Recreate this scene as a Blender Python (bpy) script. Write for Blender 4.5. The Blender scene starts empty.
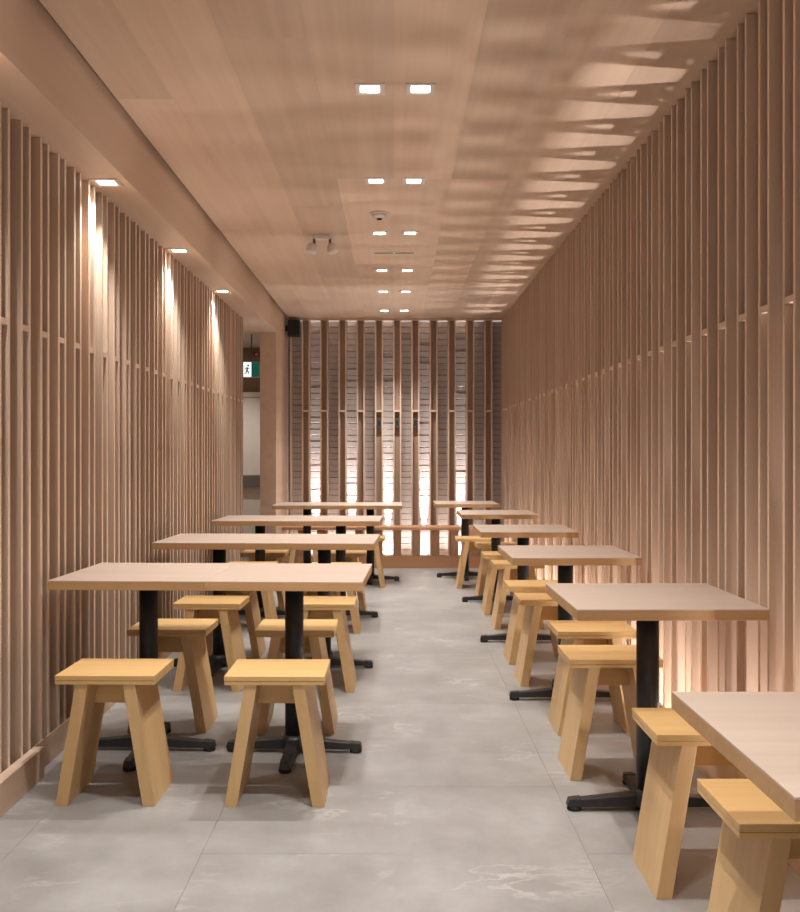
import bpy, bmesh, math, random
from mathutils import Vector
random.seed(7)
scene = bpy.context.scene
C = scene.collection

# ------------------------------------------------------------------ camera, world, exposure
EYE, F = 1.25, 960.0
cam_d = bpy.data.cameras.new('camera')
cam = bpy.data.objects.new('camera', cam_d); C.objects.link(cam)
cam.location = (0, 0, EYE); cam.rotation_euler = (math.pi/2, 0, 0)
cam_d.sensor_fit = 'HORIZONTAL'; cam_d.sensor_width = 36.0; cam_d.lens = 36.0*F/800.0
cam_d.shift_x = 6/800.0; cam_d.shift_y = -3.5/800.0
cam_d.clip_start = 0.05
scene.camera = cam

world = bpy.data.worlds.new('world'); scene.world = world
world.use_nodes = True
world.node_tree.nodes['Background'].inputs[0].default_value = (1.0, 0.93, 0.87, 1)
world.node_tree.nodes['Background'].inputs[1].default_value = 0.8

vs = scene.view_settings
vs.view_transform = 'Standard'; vs.look = 'None'; vs.gamma = 1.0; vs.use_curve_mapping = False
vs.exposure = 0.14

# light levels of the room's own lamps
CEIL_W, SOFFIT_W, UP_BEAM_W, UP_SPILL_W, BACK_W, HALL_W = 77.0, 50.0, 165.0, 36.0, 600.0, 75.0
LAMP_COL = (1.0, 0.96, 0.91)
UP_COL = (1.0, 0.91, 0.87)
BACK_COL = (1.0, 0.95, 0.95)

# ------------------------------------------------------------------ room measures
CEIL = 2.76          # underside of ceiling boards
XR = 1.21            # front plane of the right slats
XL = -1.39           # front plane of the left slats
YB = 10.85           # front plane of the rear slats
YBRICK = 11.03
XCAV = 1.62          # back of the lit cavity behind the right slats
SOFF = 2.49          # soffit height
XBULK = -1.216       # face of the bulkhead
Y0 = -1.6            # room end behind the camera
YL_END = 8.84        # end of the left slat wall
COLY = 9.885         # pillar front
FD = 0.09            # slat depth
BARZ = 1.72

# ------------------------------------------------------------------ materials
def new_mat(name):
    m = bpy.data.materials.new(name); m.use_nodes = True
    nt = m.node_tree
    return m, nt, nt.nodes['Principled BSDF']

def ramp(nt, fac, stops):
    r = nt.nodes.new('ShaderNodeValToRGB')
    el = r.color_ramp.elements
    while len(el) < len(stops): el.new(0.5)
    for e, (p, c) in zip(el, stops): e.position = p; e.color = (*c, 1)
    nt.links.new(fac, r.inputs[0])
    return r

def srgb(r, g, b):
    f = lambda v: (v/255/12.92) if v/255 <= 0.04045 else ((v/255+0.055)/1.055)**2.4
    return (f(r), f(g), f(b))

def wood(name, dark, light, axis, scale=1.0, rough=0.5, tone=0.12, bump=0.05):
    m, nt, b = new_mat(name)
    N, L = nt.nodes, nt.links
    tc = N.new('ShaderNodeTexCoord'); oi = N.new('ShaderNodeObjectInfo')
    mp = N.new('ShaderNodeMapping')
    s = [38*scale]*3; s['XYZ'.index(axis)] = 1.1*scale
    mp.inputs['Scale'].default_value = s
    L.new(tc.outputs['Object'], mp.inputs['Vector'])
    off = N.new('ShaderNodeMath'); off.operation = 'MULTIPLY'; off.inputs[1].default_value = 60
    L.new(oi.outputs['Random'], off.inputs[0])
    n1 = N.new('ShaderNodeTexNoise'); n1.noise_dimensions = '4D'
    n1.inputs['Scale'].default_value = 1.0; n1.inputs['Detail'].default_value = 5
    L.new(mp.outputs[0], n1.inputs['Vector']); L.new(off.outputs[0], n1.inputs['W'])
    mp2 = N.new('ShaderNodeMapping')
    s2 = [7*scale]*3; s2['XYZ'.index(axis)] = 0.45*scale
    mp2.inputs['Scale'].default_value = s2
    L.new(tc.outputs['Object'], mp2.inputs['Vector'])
    n2 = N.new('ShaderNodeTexNoise'); n2.noise_dimensions = '4D'
    n2.inputs['Scale'].default_value = 1.0; n2.inputs['Detail'].default_value = 3
    L.new(mp2.outputs[0], n2.inputs['Vector']); L.new(off.outputs[0], n2.inputs['W'])
    mx = N.new('ShaderNodeMath'); mx.operation = 'MULTIPLY_ADD'; mx.inputs[1].default_value = 0.5
    hf = N.new('ShaderNodeMath'); hf.operation = 'MULTIPLY'; hf.inputs[1].default_value = 0.5
    L.new(n2.outputs[0], hf.inputs[0]); L.new(n1.outputs[0], mx.inputs[0]); L.new(hf.outputs[0], mx.inputs[2])
    r = ramp(nt, mx.outputs[0], [(0.32, dark), (0.68, light)])
    hsv = N.new('ShaderNodeHueSaturation')
    v = N.new('ShaderNodeMath'); v.operation = 'MULTIPLY_ADD'
    v.inputs[1].default_value = tone; v.inputs[2].default_value = 1 - tone/2
    L.new(oi.outputs['Random'], v.inputs[0]); L.new(v.outputs[0], hsv.inputs['Value'])
    L.new(r.outputs[0], hsv.inputs['Color'])
    L.new(hsv.outputs[0], b.inputs['Base Color'])
    b.inputs['Roughness'].default_value = rough
    bp = N.new('ShaderNodeBump'); bp.inputs['Strength'].default_value = bump; bp.inputs['Distance'].default_value = 0.002
    L.new(n1.outputs[0], bp.inputs['Height']); L.new(bp.outputs[0], b.inputs['Normal'])
    return m

def plain(name, col, rough=0.5, metal=0.0, var=0.06, nscale=30):
    m, nt, b = new_mat(name)
    tc = nt.nodes.new('ShaderNodeTexCoord')
    n = nt.nodes.new('ShaderNodeTexNoise'); n.inputs['Scale'].default_value = nscale; n.inputs['Detail'].default_value = 3
    nt.links.new(tc.outputs['Object'], n.inputs['Vector'])
    r = ramp(nt, n.outputs[0], [(0.3, tuple(c*(1-var) for c in col)), (0.7, tuple(min(1, c*(1+var)) for c in col))])
    nt.links.new(r.outputs[0], b.inputs['Base Color'])
    b.inputs['Roughness'].default_value = rough; b.inputs['Metallic'].default_value = metal
    return m

def emit(name, col, strength):
    m, nt, b = new_mat(name)
    b.inputs['Base Color'].default_value = (*col, 1)
    b.inputs['Emission Color'].default_value = (*col, 1)
    b.inputs['Emission Strength'].default_value = strength
    return m

def concrete(name):
    m, nt, b = new_mat(name)
    N, L = nt.nodes, nt.links
    tc = N.new('ShaderNodeTexCoord'); oi = N.new('ShaderNodeObjectInfo')
    off = N.new('ShaderNodeMath'); off.operation = 'MULTIPLY'; off.inputs[1].default_value = 50
    L.new(oi.outputs['Random'], off.inputs[0])
    cl = N.new('ShaderNodeTexNoise'); cl.noise_dimensions = '4D'
    cl.inputs['Scale'].default_value = 3.2; cl.inputs['Detail'].default_value = 8; cl.inputs['Roughness'].default_value = 0.62
    geo = N.new('ShaderNodeNewGeometry')
    L.new(geo.outputs['Position'], cl.inputs['Vector'])
    base = ramp(nt, cl.outputs[0], [(0.30, srgb(134, 132, 130)), (0.52, srgb(151, 149, 147)), (0.75, srgb(169, 168, 167))])
    # thin pale veins where a distorted noise crosses its middle
    mp = N.new('ShaderNodeMapping'); mp.inputs['Rotation'].default_value = (0, 0, 0.6); mp.inputs['Scale'].default_value = (1.1, 2.6, 1)
    L.new(tc.outputs['Object'], mp.inputs['Vector'])
    vn = N.new('ShaderNodeTexNoise'); vn.noise_dimensions = '4D'
    vn.inputs['Scale'].default_value = 1.2; vn.inputs['Detail'].default_value = 10; vn.inputs['Roughness'].default_value = 0.62; vn.inputs['Distortion'].default_value = 0.2
    L.new(mp.outputs[0], vn.inputs['Vector']); L.new(off.outputs[0], vn.inputs['W'])
    d = N.new('ShaderNodeMath'); d.operation = 'SUBTRACT'; d.inputs[1].default_value = 0.5
    a = N.new('ShaderNodeMath'); a.operation = 'ABSOLUTE'
    L.new(vn.outputs[0], d.inputs[0]); L.new(d.outputs[0], a.inputs[0])
    vr = ramp(nt, a.outputs[0], [(0.0, (1, 1, 1)), (0.016, (0, 0, 0))])
    pn = N.new('ShaderNodeTexNoise'); pn.inputs['Scale'].default_value = 2.4; pn.inputs['Detail'].default_value = 4
    L.new(tc.outputs['Object'], pn.inputs['Vector'])
    pr = ramp(nt, pn.outputs[0], [(0.50, (0, 0, 0)), (0.66, (0.4, 0.4, 0.4))])
    ml = N.new('ShaderNodeMath'); ml.operation = 'MULTIPLY'
    L.new(vr.outputs[0], ml.inputs[0]); L.new(pr.outputs[0], ml.inputs[1])
    mix = N.new('ShaderNodeMix'); mix.data_type = 'RGBA'
    L.new(ml.outputs[0], mix.inputs['Factor']); L.new(base.outputs[0], mix.inputs['A'])
    mix.inputs['B'].default_value = (*srgb(214, 212, 209), 1)
    L.new(mix.outputs['Result'], b.inputs['Base Color'])
    rr = ramp(nt, cl.outputs[0], [(0.3, (0.36,)*3), (0.7, (0.50,)*3)])
    L.new(rr.outputs[0], b.inputs['Roughness'])
    bp = N.new('ShaderNodeBump'); bp.inputs['Strength'].default_value = 0.06; bp.inputs['Distance'].default_value = 0.004
    L.new(cl.outputs[0], bp.inputs['Height']); L.new(bp.outputs[0], b.inputs['Normal'])
    return m

M = {}
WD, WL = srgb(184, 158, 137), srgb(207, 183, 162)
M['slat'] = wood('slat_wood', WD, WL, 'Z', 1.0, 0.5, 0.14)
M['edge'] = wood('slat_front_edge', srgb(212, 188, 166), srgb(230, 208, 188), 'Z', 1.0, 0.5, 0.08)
M['slat_x'] = wood('crossbar_wood', srgb(206, 182, 161), srgb(224, 202, 182), 'Y', 1.0, 0.5, 0.08)
M['backing'] = wood('wall_panel_wood', srgb(180, 150, 128), srgb(200, 172, 150), 'Z', 0.6, 0.55, 0.05)
M['darkback'] = wood('slat_back_wood', srgb(164, 137, 118), srgb(186, 158, 138), 'Z', 0.6, 0.55, 0.06)
M['ceiling'] = wood('ceiling_wood', srgb(204, 177, 154), srgb(224, 200, 178), 'Y', 0.55, 0.5, 0.20, 0.03)
M['trim'] = wood('trim_wood', srgb(196, 170, 148), srgb(216, 191, 170), 'Y', 0.7, 0.5, 0.05)
M['bulk'] = wood('bulkhead_wood', srgb(202, 176, 154), srgb(219, 195, 174), 'Y', 0.35, 0.55, 0.0, 0.02)
M['laminate'] = wood('table_laminate', srgb(186, 166, 151), srgb(202, 184, 170), 'X', 0.8, 0.38, 0.06, 0.02)
M['core'] = wood('table_edge', srgb(170, 132, 92), srgb(196, 157, 114), 'X', 0.9, 0.5, 0.08)
GD, GL = srgb(198, 158, 102), srgb(220, 183, 126)
M['stool_x'] = wood('stool_wood_seat', GD, GL, 'X', 0.9, 0.42, 0.08)
M['stool_z'] = wood('stool_wood_leg', srgb(196, 160, 110), srgb(217, 183, 134), 'Z', 0.9, 0.42, 0.08)
M['bench'] = wood('bench_wood', srgb(170, 124, 90), srgb(198, 152, 116), 'X', 0.8, 0.5, 0.06)
M['post'] = wood('bench_post_wood', srgb(150, 110, 84), srgb(178, 138, 110), 'Z', 0.8, 0.5, 0.08)
M['black'] = plain('black_metal', (0.018, 0.018, 0.02), 0.42, 0.0, 0.2)
M['rubber'] = plain('black_rubber', (0.01, 0.01, 0.01), 0.7)
M['white'] = plain('white_paint', srgb(222, 214, 206), 0.45, 0, 0.02)
M['grey'] = plain('grey_metal', srgb(120, 116, 112), 0.4, 0.6, 0.05)
M['darkplate'] = plain('dark_plate', srgb(86, 76, 70), 0.5)
M['beige'] = plain('beige_plaster', srgb(190, 170, 152), 0.8, 0, 0.03, 8)
M['taupe'] = plain('taupe_plaster', srgb(148, 126, 108), 0.8, 0, 0.03, 8)
M['doorpaint'] = plain('door_paint', srgb(214, 206, 196), 0.55, 0, 0.02, 8)
M['floor'] = concrete('floor_tile')
M['grout'] = plain('grout', srgb(168, 166, 164), 0.9)
M['mortar'] = plain('mortar', srgb(118, 106, 98), 0.9)
M['brick'] = plain('pale_brick', srgb(182, 170, 162), 0.8, 0, 0.06, 18)
M['lens'] = emit('lamp_lens', (1.0, 0.95, 0.88), 14.0)
M['uplens'] = emit('uplight_lens', (1.0, 0.9, 0.82), 10.0)
M['signgreen'] = emit('sign_green', (0.0, 0.10, 0.075), 0.5)
M['signwhite'] = emit('sign_white', (0.85, 0.95, 1.0), 1.0)
M['red'] = plain('red_plastic', (0.35, 0.02, 0.02), 0.4)
M['spk'] = plain('speaker_black', (0.022, 0.022, 0.024), 0.6)

# ------------------------------------------------------------------ mesh helpers
_cache = {}
def box_mesh(sx, sy, sz, bevel=0.0):
    """box centred in x and y, standing on z = 0"""
    k = (round(sx, 5), round(sy, 5), round(sz, 5), bevel)
    if k in _cache: return _cache[k].copy() if False else _cache[k]
    bm = bmesh.new()
    bmesh.ops.create_cube(bm, size=1)
    for v in bm.verts: v.co = Vector((v.co.x*sx, v.co.y*sy, (v.co.z+0.5)*sz))
    if bevel: bmesh.ops.bevel(bm, geom=bm.edges[:], offset=bevel, segments=2, profile=0.6, affect='EDGES')
    me = bpy.data.meshes.new('box'); bm.to_mesh(me); bm.free()
    _cache[k] = me
    return me

def link(name, me, mat=None, parent=None, loc=(0, 0, 0), rotz=0.0):
    if mat is not None:
        if not me.materials: me.materials.append(mat)
        elif me.materials[0] != mat:
            me = me.copy(); me.materials[0] = mat
    o = bpy.data.objects.new(name, me); C.objects.link(o)
    o.location = loc; o.rotation_euler = (0, 0, rotz)
    if parent: o.parent = parent
    return o

_mc = {}
def box(name, x0, x1, y0, y1, z0, z1, mat, parent=None, bevel=0.0):
    k = (round(x1-x0, 5), round(y1-y0, 5), round(z1-z0, 5), bevel, mat.name)
    me = _mc.get(k)
    if me is None:
        me = box_mesh(x1-x0, y1-y0, z1-z0, bevel)
        if me.materials: me = me.copy(); me.materials.clear()
        me.materials.append(mat); me.name = name; _mc[k] = me
    o = bpy.data.objects.new(name, me); C.objects.link(o)
    o.location = ((x0+x1)/2, (y0+y1)/2, z0)
    if parent:
        o.parent = parent
        o.location = Vector(o.location) - Vector(parent.location)
    return o

def struct(o): o['kind'] = 'structure'; return o
def tag(o, label, cat, group=None):
    o['label'] = label; o['category'] = cat
    if group: o['group'] = group
    return o
def empty(name, loc, rz=0.0):
    o = bpy.data.objects.new(name, None); C.objects.link(o)
    o.empty_display_size = 0.1; o.location = loc; o.rotation_euler = (0, 0, rz)
    return o
def dup(root, loc, rz):
    r = root.copy(); C.objects.link(r); r.location = loc; r.rotation_euler = (0, 0, rz)
    for ch in list(root.children):
        c = ch.copy(); C.objects.link(c); c.parent = r
        for g in list(ch.children):
            d = g.copy(); C.objects.link(d); d.parent = c
    return r
def mesh_pd(name, verts, faces, bevel=0.0):
    me = bpy.data.meshes.new(name); me.from_pydata(verts, [], faces)
    bm = bmesh.new(); bm.from_mesh(me)
    bmesh.ops.recalc_face_normals(bm, faces=bm.faces[:])
    if bevel: bmesh.ops.bevel(bm, geom=bm.edges[:], offset=bevel, segments=2, profile=0.6, affect='EDGES')
    bm.to_mesh(me); bm.free()
    return me
def prism_y(name, prof, y0, y1, bevel=0.0):
    """profile in x-z swept along y"""
    n = len(prof)
    v = [(x, y0, z) for x, z in prof] + [(x, y1, z) for x, z in prof]
    f = [tuple(range(n)), tuple(range(2*n-1, n-1, -1))] + [(i, (i+1) % n, n+(i+1) % n, n+i) for i in range(n)]
    return mesh_pd(name, v, f, bevel)
def lathe(name, prof, seg=24, smooth=True):
    """profile of (r, z) turned about z, capped where r > 0 at the ends"""
    bm = bmesh.new(); rings = []
    for r, z in prof:
        rings.append([bm.verts.new((r*math.cos(2*math.pi*i/seg), r*math.sin(2*math.pi*i/seg), z)) for i in range(seg)])
    for a, b in zip(rings, rings[1:]):
        for i in range(seg):
            f = bm.faces.new((a[i], a[(i+1) % seg], b[(i+1) % seg], b[i])); f.smooth = smooth
    bm.faces.new(rings[0][::-1]); bm.faces.new(rings[-1])
    bmesh.ops.recalc_face_normals(bm, faces=bm.faces[:])
    me = bpy.data.meshes.new(name); bm.to_mesh(me); bm.free()
    return me
def frame_mesh(name, outer, inner, thick, lip):
    """square frame ring lying in x-y hanging down from z = 0"""
    o, i = outer/2, inner/2
    bm = bmesh.new()
    def sq(h, z): return [bm.verts.new((x*h, y*h, z)) for x, y in ((-1, -1), (1, -1), (1, 1), (-1, 1))]
    r = [sq(o, 0.0), sq(o, -thick), sq(i+lip, -thick), sq(i, -thick*0.2), sq(i, 0.0)]
    for a, b in zip(r, r[1:] + r[:1]):
        for k in range(4): bm.faces.new((a[k], a[(k+1) % 4], b[(k+1) % 4], b[k]))
    bmesh.ops.recalc_face_normals(bm, faces=bm.faces[:])
    me = bpy.data.meshes.new(name); bm.to_mesh(me); bm.free()
    return me
def spot(name, loc, energy, angle, blend, radius, col, parent, tilt=(0, 0, 0)):
    d = bpy.data.lights.get(name)
    if d is None:
        d = bpy.data.lights.new(name, 'SPOT'); d.energy = energy; d.spot_size = math.radians(angle)
        d.spot_blend = blend; d.shadow_soft_size = radius; d.color = col
    o = bpy.data.objects.new('lamp_light', d); C.objects.link(o)
    o.parent = parent; o.location = loc; o.rotation_euler = tilt
    return o
def point(name, loc, energy, radius, col, parent):
    d = bpy.data.lights.get(name)
    if d is None:
        d = bpy.data.lights.new(name, 'POINT'); d.energy = energy; d.shadow_soft_size = radius; d.color = col
    o = bpy.data.objects.new('lamp_glow', d); C.objects.link(o)
    o.parent = parent; o.location = loc
    return o

# ------------------------------------------------------------------ the setting: floor
floor = struct(box('floor', -3.3, XCAV+0.05, Y0, 11.45, -0.15, -0.006, M['grout']))
cols = [(-3.0, -2.4), (-2.4, -1.8), (-1.8, -1.2), (-1.2, -0.6), (-0.6, 0.0), (0.0, 0.6), (0.6, 1.2), (1.2, XCAV)]
for ci, (xa, xb) in enumerate(cols):
    y = Y0 - (0.0 if ci % 2 else 0.6) + 0.39
    if ci < 2: y += 1.2*8
    while y < 11.4:
        a, b = max(y, Y0), min(y+1.2, 11.44)
        if b - a > 0.05:
            box('tile', xa+0.0005, xb-0.0005, a+0.0005, b-0.0005, -0.006, 0.0, M['floor'], floor)
        y += 1.2

# ------------------------------------------------------------------ the setting: ceiling of long boards
ceiling = struct(box('ceiling', -1.183, XCAV+0.05, Y0, 11.1, CEIL+0.03, CEIL+0.14, M['trim']))
edges = [-1.185, -0.945, -0.63, -0.315, 0.0, 0.315, 0.63, 0.945, 1.335]
for i in range(8):
    y = Y0 - random.choice((0.3, 0.9, 1.5, 2.1))
    while y < 10.95:
        a, b = max(y, Y0), min(y+2.4, 10.95)
        if b - a > 0.05:
            box('ceiling_board', edges[i]+0.0003, edges[i+1]-0.0003, a+0.0003, b-0.0003, CEIL, CEIL+0.03, M['ceiling'], ceiling)
        y += 2.4
struct(box('trim_1', -1.215, XR, 10.80, 10.835, CEIL-0.022, CEIL, M['trim']))

# bulkhead and soffit on the left, closed above the shadow gap
soffit = struct(box('ceiling_soffit', -1.62, XBULK, Y0, COLY, SOFF, CEIL+0.16, M['bulk']))
struct(box('ceiling_gap_cover', -1.62, -1.15, Y0, 11.0, CEIL+0.161, CEIL+0.20, M['trim']))

# ------------------------------------------------------------------ side walls of paired slats
_sm = {}
def slat(parent, x0, x1, y0, y1, z0, z1, face):
    """one slat: veneered board whose room-facing edge is paler; face is the direction of that edge"""
    key = (round(x1-x0, 5), round(y1-y0, 5), round(z1-z0, 5), face)
    me = _sm.get(key)
    if me is None:
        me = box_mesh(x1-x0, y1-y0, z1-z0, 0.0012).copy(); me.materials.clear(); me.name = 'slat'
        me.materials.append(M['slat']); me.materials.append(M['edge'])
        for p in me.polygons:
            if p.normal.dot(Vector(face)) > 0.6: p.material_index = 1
        _sm[key] = me
    return link('slat', me, None, parent, Vector(((x0+x1)/2, (y0+y1)/2, z0)) - Vector(parent.location))

def slat_pair(parent, side, yc, z0, z1):
    x0, x1 = (XR, XR+FD) if side > 0 else (XL-FD, XL)
    ht = 0.008 if side > 0 else 0.0105      # half thickness
    for s in (-1, 1):
        yy = yc + s*0.039
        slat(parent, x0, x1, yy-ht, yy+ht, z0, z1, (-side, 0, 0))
    xa, xb = (XR+0.001, XR+0.07) if side > 0 else (XL-0.07, XL-0.001)
    box('crossbar', xa, xb, yc-0.039+ht, yc+0.039-ht, BARZ-0.011, BARZ+0.011, M['slat_x'], parent)

wall_right = struct(box('wall_right', XCAV, XCAV+0.05, Y0, 11.15, 0, CEIL, M['backing']))
PR, PL = 0.2005, 0.1985
k = -14
while 3.745 + k*PR < YB - 0.02:
    slat_pair(wall_right, 1, 3.745 + k*PR, 0.0, CEIL-0.002); k += 1
box('back_rail', XR+FD, XR+FD+0.06, Y0, YB-0.02, BARZ-0.02, BARZ+0.02, M['slat_x'], wall_right)
struct(box('baseboard_right', XR-0.012, XR-0.001, Y0, 10.33, 0, 0.115, M['trim'], None, 0.0015))

wall_left = struct(box('wall_left', XL-FD-0.06, XL-FD, Y0, YL_END, 0, SOFF, M['backing']))
k = -13
while 3.626 + k*PL < YL_END - 0.05:
    slat_pair(wall_left, -1, 3.626 + k*PL, 0.0, SOFF-0.001); k += 1
box('end_panel', XL-FD, XL, YL_END-0.02, YL_END, 0, SOFF-0.001, M['slat'], wall_left)
struct(box('baseboard_left', XL+0.001, -1.347, Y0, 3.70, 0, 0.117, M['trim'], None, 0.002))
struct(box('baseboard_left', XL+0.001, -1.386, 3.705, YL_END, 0, 0.117, M['trim'], None, 0.002))

# pillar beside the opening
struct(box('wall_pillar', -1.38, -1.215, COLY, 11.45, 0, CEIL+0.16, M['bulk'], None, 0.002))

# hall behind the opening
struct(box('wall_hall_near', -3.3, XL-FD-0.061, YL_END-0.14, YL_END, 0, SOFF, M['beige']))
struct(box('wall_hall_left', -3.35, -3.301, YL_END-0.14, 11.45, 0, SOFF, M['beige']))
struct(box('ceiling_hall', -3.3, -1.621, YL_END-0.14, 11.5, SOFF, SOFF+0.1, M['white']))
struct(box('ceiling_hall', -1.62, -1.381, COLY+0.001, 11.5, SOFF, SOFF+0.1, M['white']))
hall_back = struct(box('wall_hall_back', -3.3, -1.381, 11.36, 11.45, 0, SOFF, M['taupe']))
door = struct(box('door_1', -2.40, -1.47, 11.325, 11.359, 0.005, 1.90, M['doorpaint']))
box('door_frame', -2.46, -1.41, 11.30, 11.359, 1.905, 1.96, M['doorpaint'], door, 0.003)
box('door_frame', -2.46, -2.405, 11.30, 11.359, 0.0, 1.904, M['doorpaint'], door, 0.003)
box('door_frame', -1.465, -1.41, 11.30, 11.359, 0.0, 1.904, M['doorpaint'], door, 0.003)
pb = box('push_bar', -2.34, -1.53, 11.235, 11.29, 0.845, 0.985, M['grey'], door, 0.008)
for xx in (-2.33, -1.55):
    box('push_bar_mount', xx-0.025, xx+0.025, 11.29, 11.325, 0.86, 0.97, M['grey'], door, 0.004)

# ------------------------------------------------------------------ rear wall: pale bricks behind slats
wall_back = struct(box('wall_back', -1.214, XCAV-0.001, YBRICK+0.03, YBRICK+0.11, 0, CEIL, M['mortar']))
PB = 0.2065
XC0 = 0.036
bw, bh, pz = PB-0.006, 0.0635, 0.0690
me_b = box_mesh(bw, 0.034, bh, 0.0025).copy(); me_b.materials.append(M['brick']); me_b.name = 'brick'
rest = bmesh.new()
for r in range(40):
    z = 0.002 + r*pz
    if z + bh > CEIL: break
    for c in range(-7, 8):
        x = XC0 + (c+0.5)*PB
        dy = random.uniform(-0.0008, 0.0008)
        w0, w1 = max(x-bw/2, -1.213), min(x+bw/2, XCAV-0.002)
        if w1 - w0 < 0.02: continue
        if 7 <= r < 34 and -6 <= c <= 4 and (r-7)*11 + (c+6) < 300 and (w1-w0) > bw-0.001:
            link('brick', me_b, None, wall_back, (x-wall_back.location.x, YBRICK+0.017+dy-wall_back.location.y, z))
        else:
            g = bmesh.ops.create_cube(rest, size=1)['verts']
            for v in g: v.co = Vector(((w0+w1)/2-wall_back.location.x + v.co.x*(w1-w0), YBRICK+0.017+dy-wall_back.location.y + v.co.y*0.034, z+bh/2 + v.co.z*bh))
me = bpy.data.meshes.new('bricks'); rest.to_mesh(me); rest.free(); me.materials.append(M['brick'])
o = link('bricks', me, None, wall_back); o['kind'] = 'stuff'

for c in range(-6, 6):
    xc = XC0 + c*PB
    for s in (-1, 1):
        xx = xc + s*0.0375
        if xx < -1.20 or xx > XR-0.012: continue
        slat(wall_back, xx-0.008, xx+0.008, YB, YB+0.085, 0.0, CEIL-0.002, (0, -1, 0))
    if -1.2 < xc-0.03 and xc+0.03 < XR:
        box('slat_back', xc-0.0295, xc+0.0295, YB+0.066, YB+0.078, 0.0, CEIL-0.002, M['darkback'], wall_back)
        box('crossbar', xc-0.0295, xc+0.0295, YB+0.001, YB+0.06, BARZ-0.011, BARZ+0.011, M['slat_x'], wall_back)

# ------------------------------------------------------------------ long bench in front of the rear wall
bench = empty('wall_bench', (0, 10.4, 0))
tag(bench, 'long low wooden bench with open posts along the rear brick wall', 'bench')
box('seat', -1.21, XR-0.013, 10.34, 10.64, 0.412, 0.445, M['bench'], bench, 0.003)
box('kick_board', -1.21, XR-0.013, 10.36, 10.40, 0.0, 0.132, M['bench'], bench, 0.003)
for c in range(-6, 6):
    xc = XC0 + c*PB
    if xc-0.045 < -1.21 or xc+0.045 > XR-0.013: continue
    box('post', xc-0.043, xc+0.043, 10.365, 10.395, 0.132, 0.412, M['post'], bench, 0.0015)

# ------------------------------------------------------------------ tables
def make_table():
    t = empty('dining_table', (0, 0, 0))
    W = 0.615
    box('tabletop_core', -W/2, W/2, -W/2, W/2, 0.714, 0.7455, M['core'], t, 0.0015)
    box('tabletop', -W/2, W/2, -W/2, W/2, 0.7457, 0.7500, M['laminate'], t, 0.0008)
    link('column', lathe('column', [(0.0385, 0.05), (0.0385, 0.706)], 28), M['black'], t)
    box('mounting_plate', -0.12, 0.12, -0.12, 0.12, 0.706, 0.7138, M['black'], t, 0.002)
    link('base_hub', lathe('base_hub', [(0.052, 0.014), (0.056, 0.03), (0.052, 0.058), (0.0388, 0.074)], 24), M['black'], t)
    # one arm along +x
    v = [(0.03, -0.030, 0.016), (0.03, 0.030, 0.016), (0.262, 0.022, 0.014), (0.262, -0.022, 0.014),
         (0.03, -0.026, 0.060), (0.03, 0.026, 0.060), (0.262, 0.018, 0.038), (0.262, -0.018, 0.038)]
    f = [(0, 1, 2, 3), (7, 6, 5, 4), (0, 4, 5, 1), (1, 5, 6, 2), (2, 6, 7, 3), (3, 7, 4, 0)]
    arm = mesh_pd('foot', v, f, 0.004); arm.materials.append(M['black'])
    pad = lathe('foot_pad', [(0.024, 0.0), (0.026, 0.006), (0.022, 0.014)], 14); pad.materials.append(M['rubber'])
    tip = mesh_pd('foot_tip', [(0.235, -0.024, 0.014), (0.235, 0.024, 0.014), (0.285, 0.020, 0.014), (0.285, -0.020, 0.014),
                               (0.235, -0.021, 0.044), (0.235, 0.021, 0.044), (0.278, 0.017, 0.040), (0.278, -0.017, 0.040)], f, 0.003)
    tip.materials.append(M['black'])
    for q in range(4):
        a = link('foot', arm, None, t, (0, 0, 0), q*math.pi/2)
        link('foot_tip', tip, None, a)
        link('foot_pad', pad, None, a, (0.258, 0, 0))
    return t

tproto = make_table(); tused = False
def table(x, y, rz, label):
    global tused
    if not tused: t = tproto; tused = True; t.location = (x, y, 0); t.rotation_euler = (0, 0, rz)
    else: t = dup(tproto, (x, y, 0), rz)
    tag(t, label, 'table', 'square cafe tables'); return t

R = math.radians
ordn = ['nearest', 'second', 'third', 'farthest']
for i, (y, xa, xb, rz) in enumerate([(4.03, -1.033, -0.4172, -2.2), (5.60, -1.021, -0.4052, -2.4), (7.31, -1.020, -0.4045, -1.8), (9.36, -0.847, -0.2312, 0)]):
    table(xa, y-0.308*math.sin(R(rz)), R(rz), f'square wooden cafe table of the {ordn[i]} left-hand row, on the left wall side')
    table(xb, y+0.308*math.sin(R(rz)), R(rz), f'square wooden cafe table of the {ordn[i]} left-hand row, on the aisle side')
rlab = ['square wooden table cut off by the lower right corner, nearest on the right',
        'second square wooden table from the front along the right wall, fully in view',
        'third square wooden table from the front along the right slat wall',
        'fourth square wooden table from the front along the right slat wall',
        'fifth square wooden table from the front along the right slat wall',
        'farthest square wooden table on the right, before the rear bench']
for (x, y, rz), lb in zip([(0.889, 1.70, 0), (0.889, 3.365, 0.4), (0.868, 4.86, 0.4), (0.853, 6.34, 0), (0.853, 8.04, 0), (0.712, 9.62, 0)], rlab):
    table(x, y, R(rz), lb)

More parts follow.
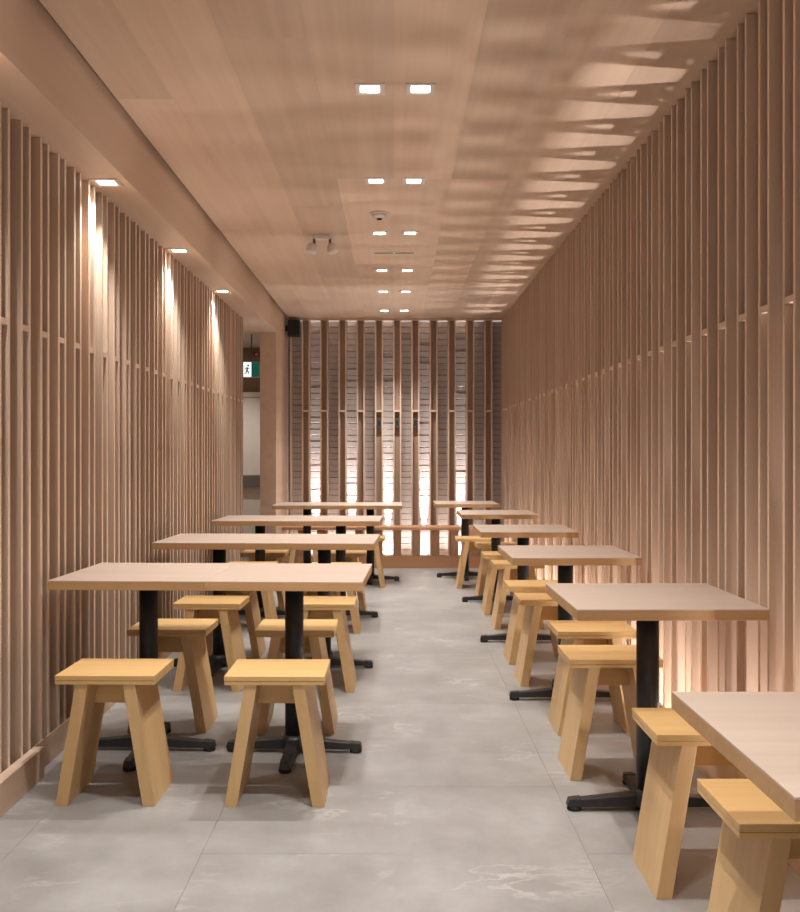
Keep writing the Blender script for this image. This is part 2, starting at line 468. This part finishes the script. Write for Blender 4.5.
# ------------------------------------------------------------------ stools
def make_stool():
    s = empty('stool', (0, 0, 0))
    W, D = 0.354, 0.285
    seat = box('seat', -W/2, W/2, -D/2, D/2, 0.4445, 0.462, M['stool_x'], s, 0.002)
    box('seat_underlayer', -W/2+0.0008, W/2-0.0008, -D/2+0.0008, D/2-0.0008, 0.4305, 0.4437, M['stool_x'], s, 0.001)
    for sg in (-1, 1):
        prof = [(sg*0.062, 0.4305), (sg*0.106, 0.4305), (sg*0.177, 0.0), (sg*0.133, 0.0)]
        link('leg', prism_y('leg', prof, -D/2+0.006, D/2-0.006, 0.0015), M['stool_z'], s)
    zi = 0.334; xi = 0.062 + (0.4305-zi)/0.4305*0.071
    link('apron', prism_y('apron', [(-0.062, 0.4305), (0.062, 0.4305), (xi, zi), (-xi, zi)], -0.014, 0.014, 0.001), M['stool_x'], s)
    return s
sproto = make_stool(); sused = False
def stool(x, y, rz, label):
    global sused
    if not sused: s = sproto; sused = True; s.location = (x, y, 0); s.rotation_euler = (0, 0, rz)
    else: s = dup(sproto, (x, y, 0), rz)
    tag(s, label, 'stool', 'golden wooden stools'); return s
def lst(row, side, wall): return f'golden wooden stool on the {side} side of the {row} left-hand row, {wall}'
WS, AS = 'by the left wall', 'by the aisle'
for x, y, rz, lb in [
    (-1.030, 3.565, -0.8, lst('nearest', 'near', WS)), (-0.425, 3.555, -0.3, lst('nearest', 'near', AS)),
    (-1.022, 4.46, -0.8, lst('nearest', 'far', WS)), (-0.445, 4.44, 0, lst('nearest', 'far', AS)),
    (-0.985, 5.20, -1.8, lst('second', 'near', WS)), (-0.385, 5.18, -0.5, lst('second', 'near', AS)),
    (-1.000, 6.02, 0, lst('second', 'far', WS)), (-0.465, 6.02, 0, lst('second', 'far', AS)),
    (-1.020, 6.87, 0, lst('third', 'near', WS)), (-0.415, 6.83, 0, lst('third', 'near', AS)),
    (-1.040, 7.74, 0, lst('third', 'far', WS)), (-0.400, 7.70, 0, lst('third', 'far', AS)),
    (-0.840, 9.08, 0, lst('farthest', 'near', WS)), (-0.262, 9.10, 0, lst('farthest', 'near', AS)),
    (0.918, 2.20, 0, 'golden wooden stool cut off at the lower right corner of the view'),
    (0.920, 2.85, 0, 'golden wooden stool on the near side of the second right-hand table'),
    (0.856, 3.83, 0, 'golden wooden stool on the far side of the second right-hand table'),
    (0.908, 4.41, 0, 'golden wooden stool on the near side of the third right-hand table'),
    (0.860, 5.31, 0, 'golden wooden stool on the far side of the third right-hand table'),
    (0.862, 5.85, 0, 'golden wooden stool on the near side of the fourth right-hand table'),
    (0.895, 6.98, 0, 'golden wooden stool on the far side of the fourth right-hand table'),
    (0.880, 7.60, 0, 'golden wooden stool on the near side of the fifth right-hand table'),
    (0.895, 8.40, 0, 'golden wooden stool on the far side of the fifth right-hand table'),
    (0.762, 9.02, 0, 'golden wooden stool on the near side of the farthest right-hand table')]:
    stool(x*0.99, y*0.99, R(rz), lb)

# ------------------------------------------------------------------ recessed downlights
fr_me = frame_mesh('downlight_frame', 0.122, 0.074, 0.006, 0.006); fr_me.materials.append(M['white'])
ln_me = box_mesh(0.076, 0.076, 0.001).copy(); ln_me.materials.append(M['lens'])
def downlight(x, y, z, label, group, watt, ang, kind):
    d = empty('downlight', (x, y, z)); tag(d, label, 'light', group)
    link('trim_frame', fr_me, None, d)
    link('lens', ln_me, None, d, (0, 0, -0.0016))
    spot(kind, (0, 0, -0.012), watt, ang, 1.0, 0.012, LAMP_COL, d)
dn = ['nearest', 'second', 'third', 'fourth', 'fifth', 'farthest']
for i, y in enumerate([3.98, 5.33, 6.60, 7.95, 9.00, 10.20]):
    for x, w in ((-0.100, 'left'), (0.110, 'right')):
        downlight(x, y, CEIL, f'square recessed ceiling downlight, {w} one of the {dn[i]} pair', 'paired ceiling downlights', CEIL_W, 98, 'ceiling_spot')
for i, y in enumerate([2.65, 1.30, -0.05]):
    for x, w in ((-0.100, 'left'), (0.110, 'right')):
        downlight(x, y, CEIL, f'square ceiling downlight above the viewer, {w} one, {["first", "second", "third"][i]} pair out of view', 'paired ceiling downlights', CEIL_W, 98, 'ceiling_spot')
for y, w in ((2.92, 'out of view'), (4.40, 'nearest in view'), (5.88, 'middle one in view'), (7.37, 'farthest')):
    downlight(-1.317, y, SOFF, f'square soffit downlight close to the left slats, {w}', 'soffit downlights', SOFFIT_W, 110, 'soffit_spot')
hd = empty('downlight', (-2.3, 10.3, SOFF)); tag(hd, 'square downlight in the hall ceiling beyond the opening', 'light')
link('trim_frame', fr_me, None, hd); link('lens', ln_me, None, hd, (0, 0, -0.0016))
spot('hall_spot', (0, 0, -0.012), HALL_W, 140, 0.5, 0.035, (1.0, 0.95, 0.9), hd)

# ------------------------------------------------------------------ uplights between the slats
up_me = lathe('uplight_body', [(0.030, 0.0), (0.034, 0.012), (0.034, 0.036), (0.029, 0.042)], 20); up_me.materials.append(M['grey'])
ul_me = lathe('uplight_lens', [(0.025, 0.0), (0.023, 0.002)], 20); ul_me.materials.append(M['uplens'])
def uplight(x, y, label, group, tilt, beam, beam_w, ang, spill, col, sp_ang, sp_tilt):
    u = empty('uplight', (x, y, 0)); tag(u, label, 'light', group)
    link('housing', up_me, None, u); link('lens', ul_me, None, u, (0, 0, 0.042))
    spot(beam, (0, 0, 0.052), beam_w, ang, 0.9, 0.010, col, u, tilt)
    spot(beam+'_spill', (0, 0, 0.054), spill, sp_ang, 1.0, 0.02, col, u, sp_tilt)
k = -4
while 3.845 + k*0.401 < 10.5:
    y = 3.845 + k*0.401
    if k != 14:
        w = 'right_beam_dim' if k == -1 else 'right_beam'
        uplight(XR+0.31, y, 'small round floor uplight tucked between the right wall slats', 'uplights between the right wall slats',
                (math.pi, R(-11.5), 0), w, UP_BEAM_W*(0.35 if k == -1 else 1), 11.5, UP_SPILL_W*(0.5 if k == -1 else 1), UP_COL, 118, (math.pi, R(-58), 0))
    k += 1
for j in range(5):
    x = XC0 + PB*(j*2 - 4.5) - 0.0 
    uplight(x, YB+0.118, 'small round floor uplight behind the rear wall slats', 'uplights behind the rear slats',
            (math.pi - R(3.9), 0, 0), 'rear_beam', BACK_W*1.6, 12.5, BACK_W*0.04, BACK_COL, 150, (math.pi, 0, 0))

# ------------------------------------------------------------------ small fittings
# ceiling detector
sd = empty('smoke_detector', (-0.092, 6.06, CEIL)); tag(sd, 'round white smoke detector on the ceiling between the downlights', 'detector')
link('base_ring', lathe('base_ring', [(0.062, 0.0), (0.064, -0.006), (0.058, -0.010), (0.046, -0.010)], 28), M['white'], sd)
link('sensor_dome', lathe('sensor_dome', [(0.046, -0.0102), (0.044, -0.022), (0.034, -0.030), (0.010, -0.034)], 28), M['white'], sd)
link('sensor_eye', lathe('sensor_eye', [(0.018, -0.0345), (0.016, -0.040), (0.006, -0.043)], 16), M['rubber'], sd)
# slot diffuser
sv = empty('slot_vent', (0.0, 7.25, CEIL)); tag(sv, 'slim two-slot air vent across the ceiling', 'vent')
box('vent_frame', -0.165, 0.165, 7.225, 7.275, CEIL-0.004, CEIL-0.0002, M['white'], sv, 0.001)
for xa, xb in ((-0.15, -0.008), (0.008, 0.15)):
    box('slot', xa, xb, 7.238, 7.262, CEIL-0.0052, CEIL-0.0041, M['rubber'], sv)
# twin-head emergency lamp
el = empty('emergency_light', (-0.500, 6.68, CEIL)); tag(el, 'small white twin-head emergency spotlight fixed to the ceiling', 'light')
box('mount_plate', -0.500-0.06, -0.500+0.06, 6.64, 6.72, CEIL-0.026, CEIL-0.0003, M['white'], el, 0.005)
for sx in (-1, 1):
    arm = link('swivel_arm', lathe('swivel_arm', [(0.010, -0.075), (0.010, -0.02)], 12), M['grey'], el, (sx*0.055, 0, 0))
    hd_ = link('lamp_head', lathe('lamp_head', [(0.036, -0.062), (0.038, -0.056), (0.036, -0.02), (0.024, 0.0), (0.012, 0.004)], 20), M['white'], el, (sx*0.064, -0.01, -0.062))
    hd_.rotation_euler = (R(-8), R(-14*sx), 0)
    link('lamp_glass', lathe('lamp_glass', [(0.030, -0.0645), (0.031, -0.0625)], 20), M['white'], hd_)
# loudspeaker in the corner
sp = empty('loudspeaker', (-1.118, 10.745, 2.55)); tag(sp, 'small black loudspeaker high in the rear left corner', 'speaker')
box('cabinet', -1.186, -1.05, 10.68, 10.80, 2.548, 2.728, M['spk'], sp, 0.006)
box('grille', -1.180, -1.056, 10.674, 10.6798, 2.556, 2.720, M['rubber'], sp, 0.002)
box('bracket', -1.214, -1.187, 10.72, 10.76, 2.61, 2.67, M['rubber'], sp)
# dark plates between rear slats
for c, w in ((-1, 'leftmost'), (0, 'middle'), (1, 'rightmost')):
    xc = XC0 + c*PB
    p = empty('wall_plate', (xc, YB+0.02, 1.528)); tag(p, f'small dark upright plate set between rear wall slats, {w} of three', 'plate', 'dark plates on the rear wall')
    box('plate', xc-0.0285, xc+0.0285, YB+0.012, YB+0.03, 1.528, 1.640, M['darkplate'], p, 0.002)
    box('plate_insert', xc-0.016, xc+0.016, YB+0.009, YB+0.0118, 1.552, 1.616, M['spk'], p, 0.001)
# running-man sign in the hall
sg = empty('exit_sign', (-1.495, 10.05, 2.023)); tag(sg, 'lit green and white running-man exit sign in the hall', 'sign')
box('sign_box', -1.582, -1.406, 10.055, 10.085, 2.038, 2.200, M['white'], sg, 0.003)
box('green_panel', -1.494, -1.412, 10.0525, 10.0548, 2.044, 2.194, M['signgreen'], sg)
box('white_panel', -1.576, -1.4945, 10.0525, 10.0548, 2.044, 2.194, M['signwhite'], sg)
box('hanger', -1.50, -1.488, 10.064, 10.076, 2.200, SOFF-0.0005, M['grey'], sg)
def strokes(name, segs, head, mat, parent, y, t=0.0012):
    bm = bmesh.new()
    for (xa, za), (xb, zb), w in segs:
        d = Vector((xb-xa, 0, zb-za)); n = Vector((-d.z, 0, d.x)).normalized()*w/2
        vs_ = [Vector((xa, y, za))+n, Vector((xb, y, zb))+n, Vector((xb, y, zb))-n, Vector((xa, y, za))-n]
        a = [bm.verts.new(v) for v in vs_]; b_ = [bm.verts.new(v+Vector((0, t, 0))) for v in vs_]
        bm.faces.new(a); bm.faces.new(b_[::-1])
        for i in range(4): bm.faces.new((a[i], b_[i], b_[(i+1) % 4], a[(i+1) % 4]))
    hx, hz, hr = head
    a = [bm.verts.new((hx+hr*math.cos(i*math.pi/6), y, hz+hr*math.sin(i*math.pi/6))) for i in range(12)]
    b_ = [bm.verts.new(v.co+Vector((0, t, 0))) for v in a]
    bm.faces.new(a); bm.faces.new(b_[::-1])
    for i in range(12): bm.faces.new((a[i], b_[i], b_[(i+1) % 12], a[(i+1) % 12]))
    bmesh.ops.recalc_face_normals(bm, faces=bm.faces[:])
    me = bpy.data.meshes.new(name); bm.to_mesh(me); bm.free()
    return link(name, me, mat, parent)
cx, cz = -0.040, 0.096
strokes('running_man', [((cx+.002, cz+.022), (cx-.006, cz-.012), .018), ((cx+.004, cz+.020), (cx+.022, cz+.008), .009),
                        ((cx, cz+.020), (cx-.022, cz+.014), .009), ((cx-.022, cz+.014), (cx-.028, cz-.002), .008),
                        ((cx-.006, cz-.012), (cx+.014, cz-.026), .012), ((cx+.014, cz-.026), (cx+.010, cz-.050), .010),
                        ((cx-.006, cz-.012), (cx-.014, cz-.036), .012), ((cx-.014, cz-.036), (cx-.032, cz-.044), .010)],
        (cx+.008, cz+.042, .011), M['spk'], sg, 0.0005)
al = empty('fire_alarm', (-1.44, 11.34, 2.36)); tag(al, 'small red fire alarm box high on the hall wall', 'alarm')
box('alarm_body', -1.665, -1.575, 11.32, 11.359, 2.385, 2.43, M['red'], al, 0.004)
box('strobe', -1.64, -1.60, 11.312, 11.3198, 2.397, 2.418, M['white'], al, 0.002)
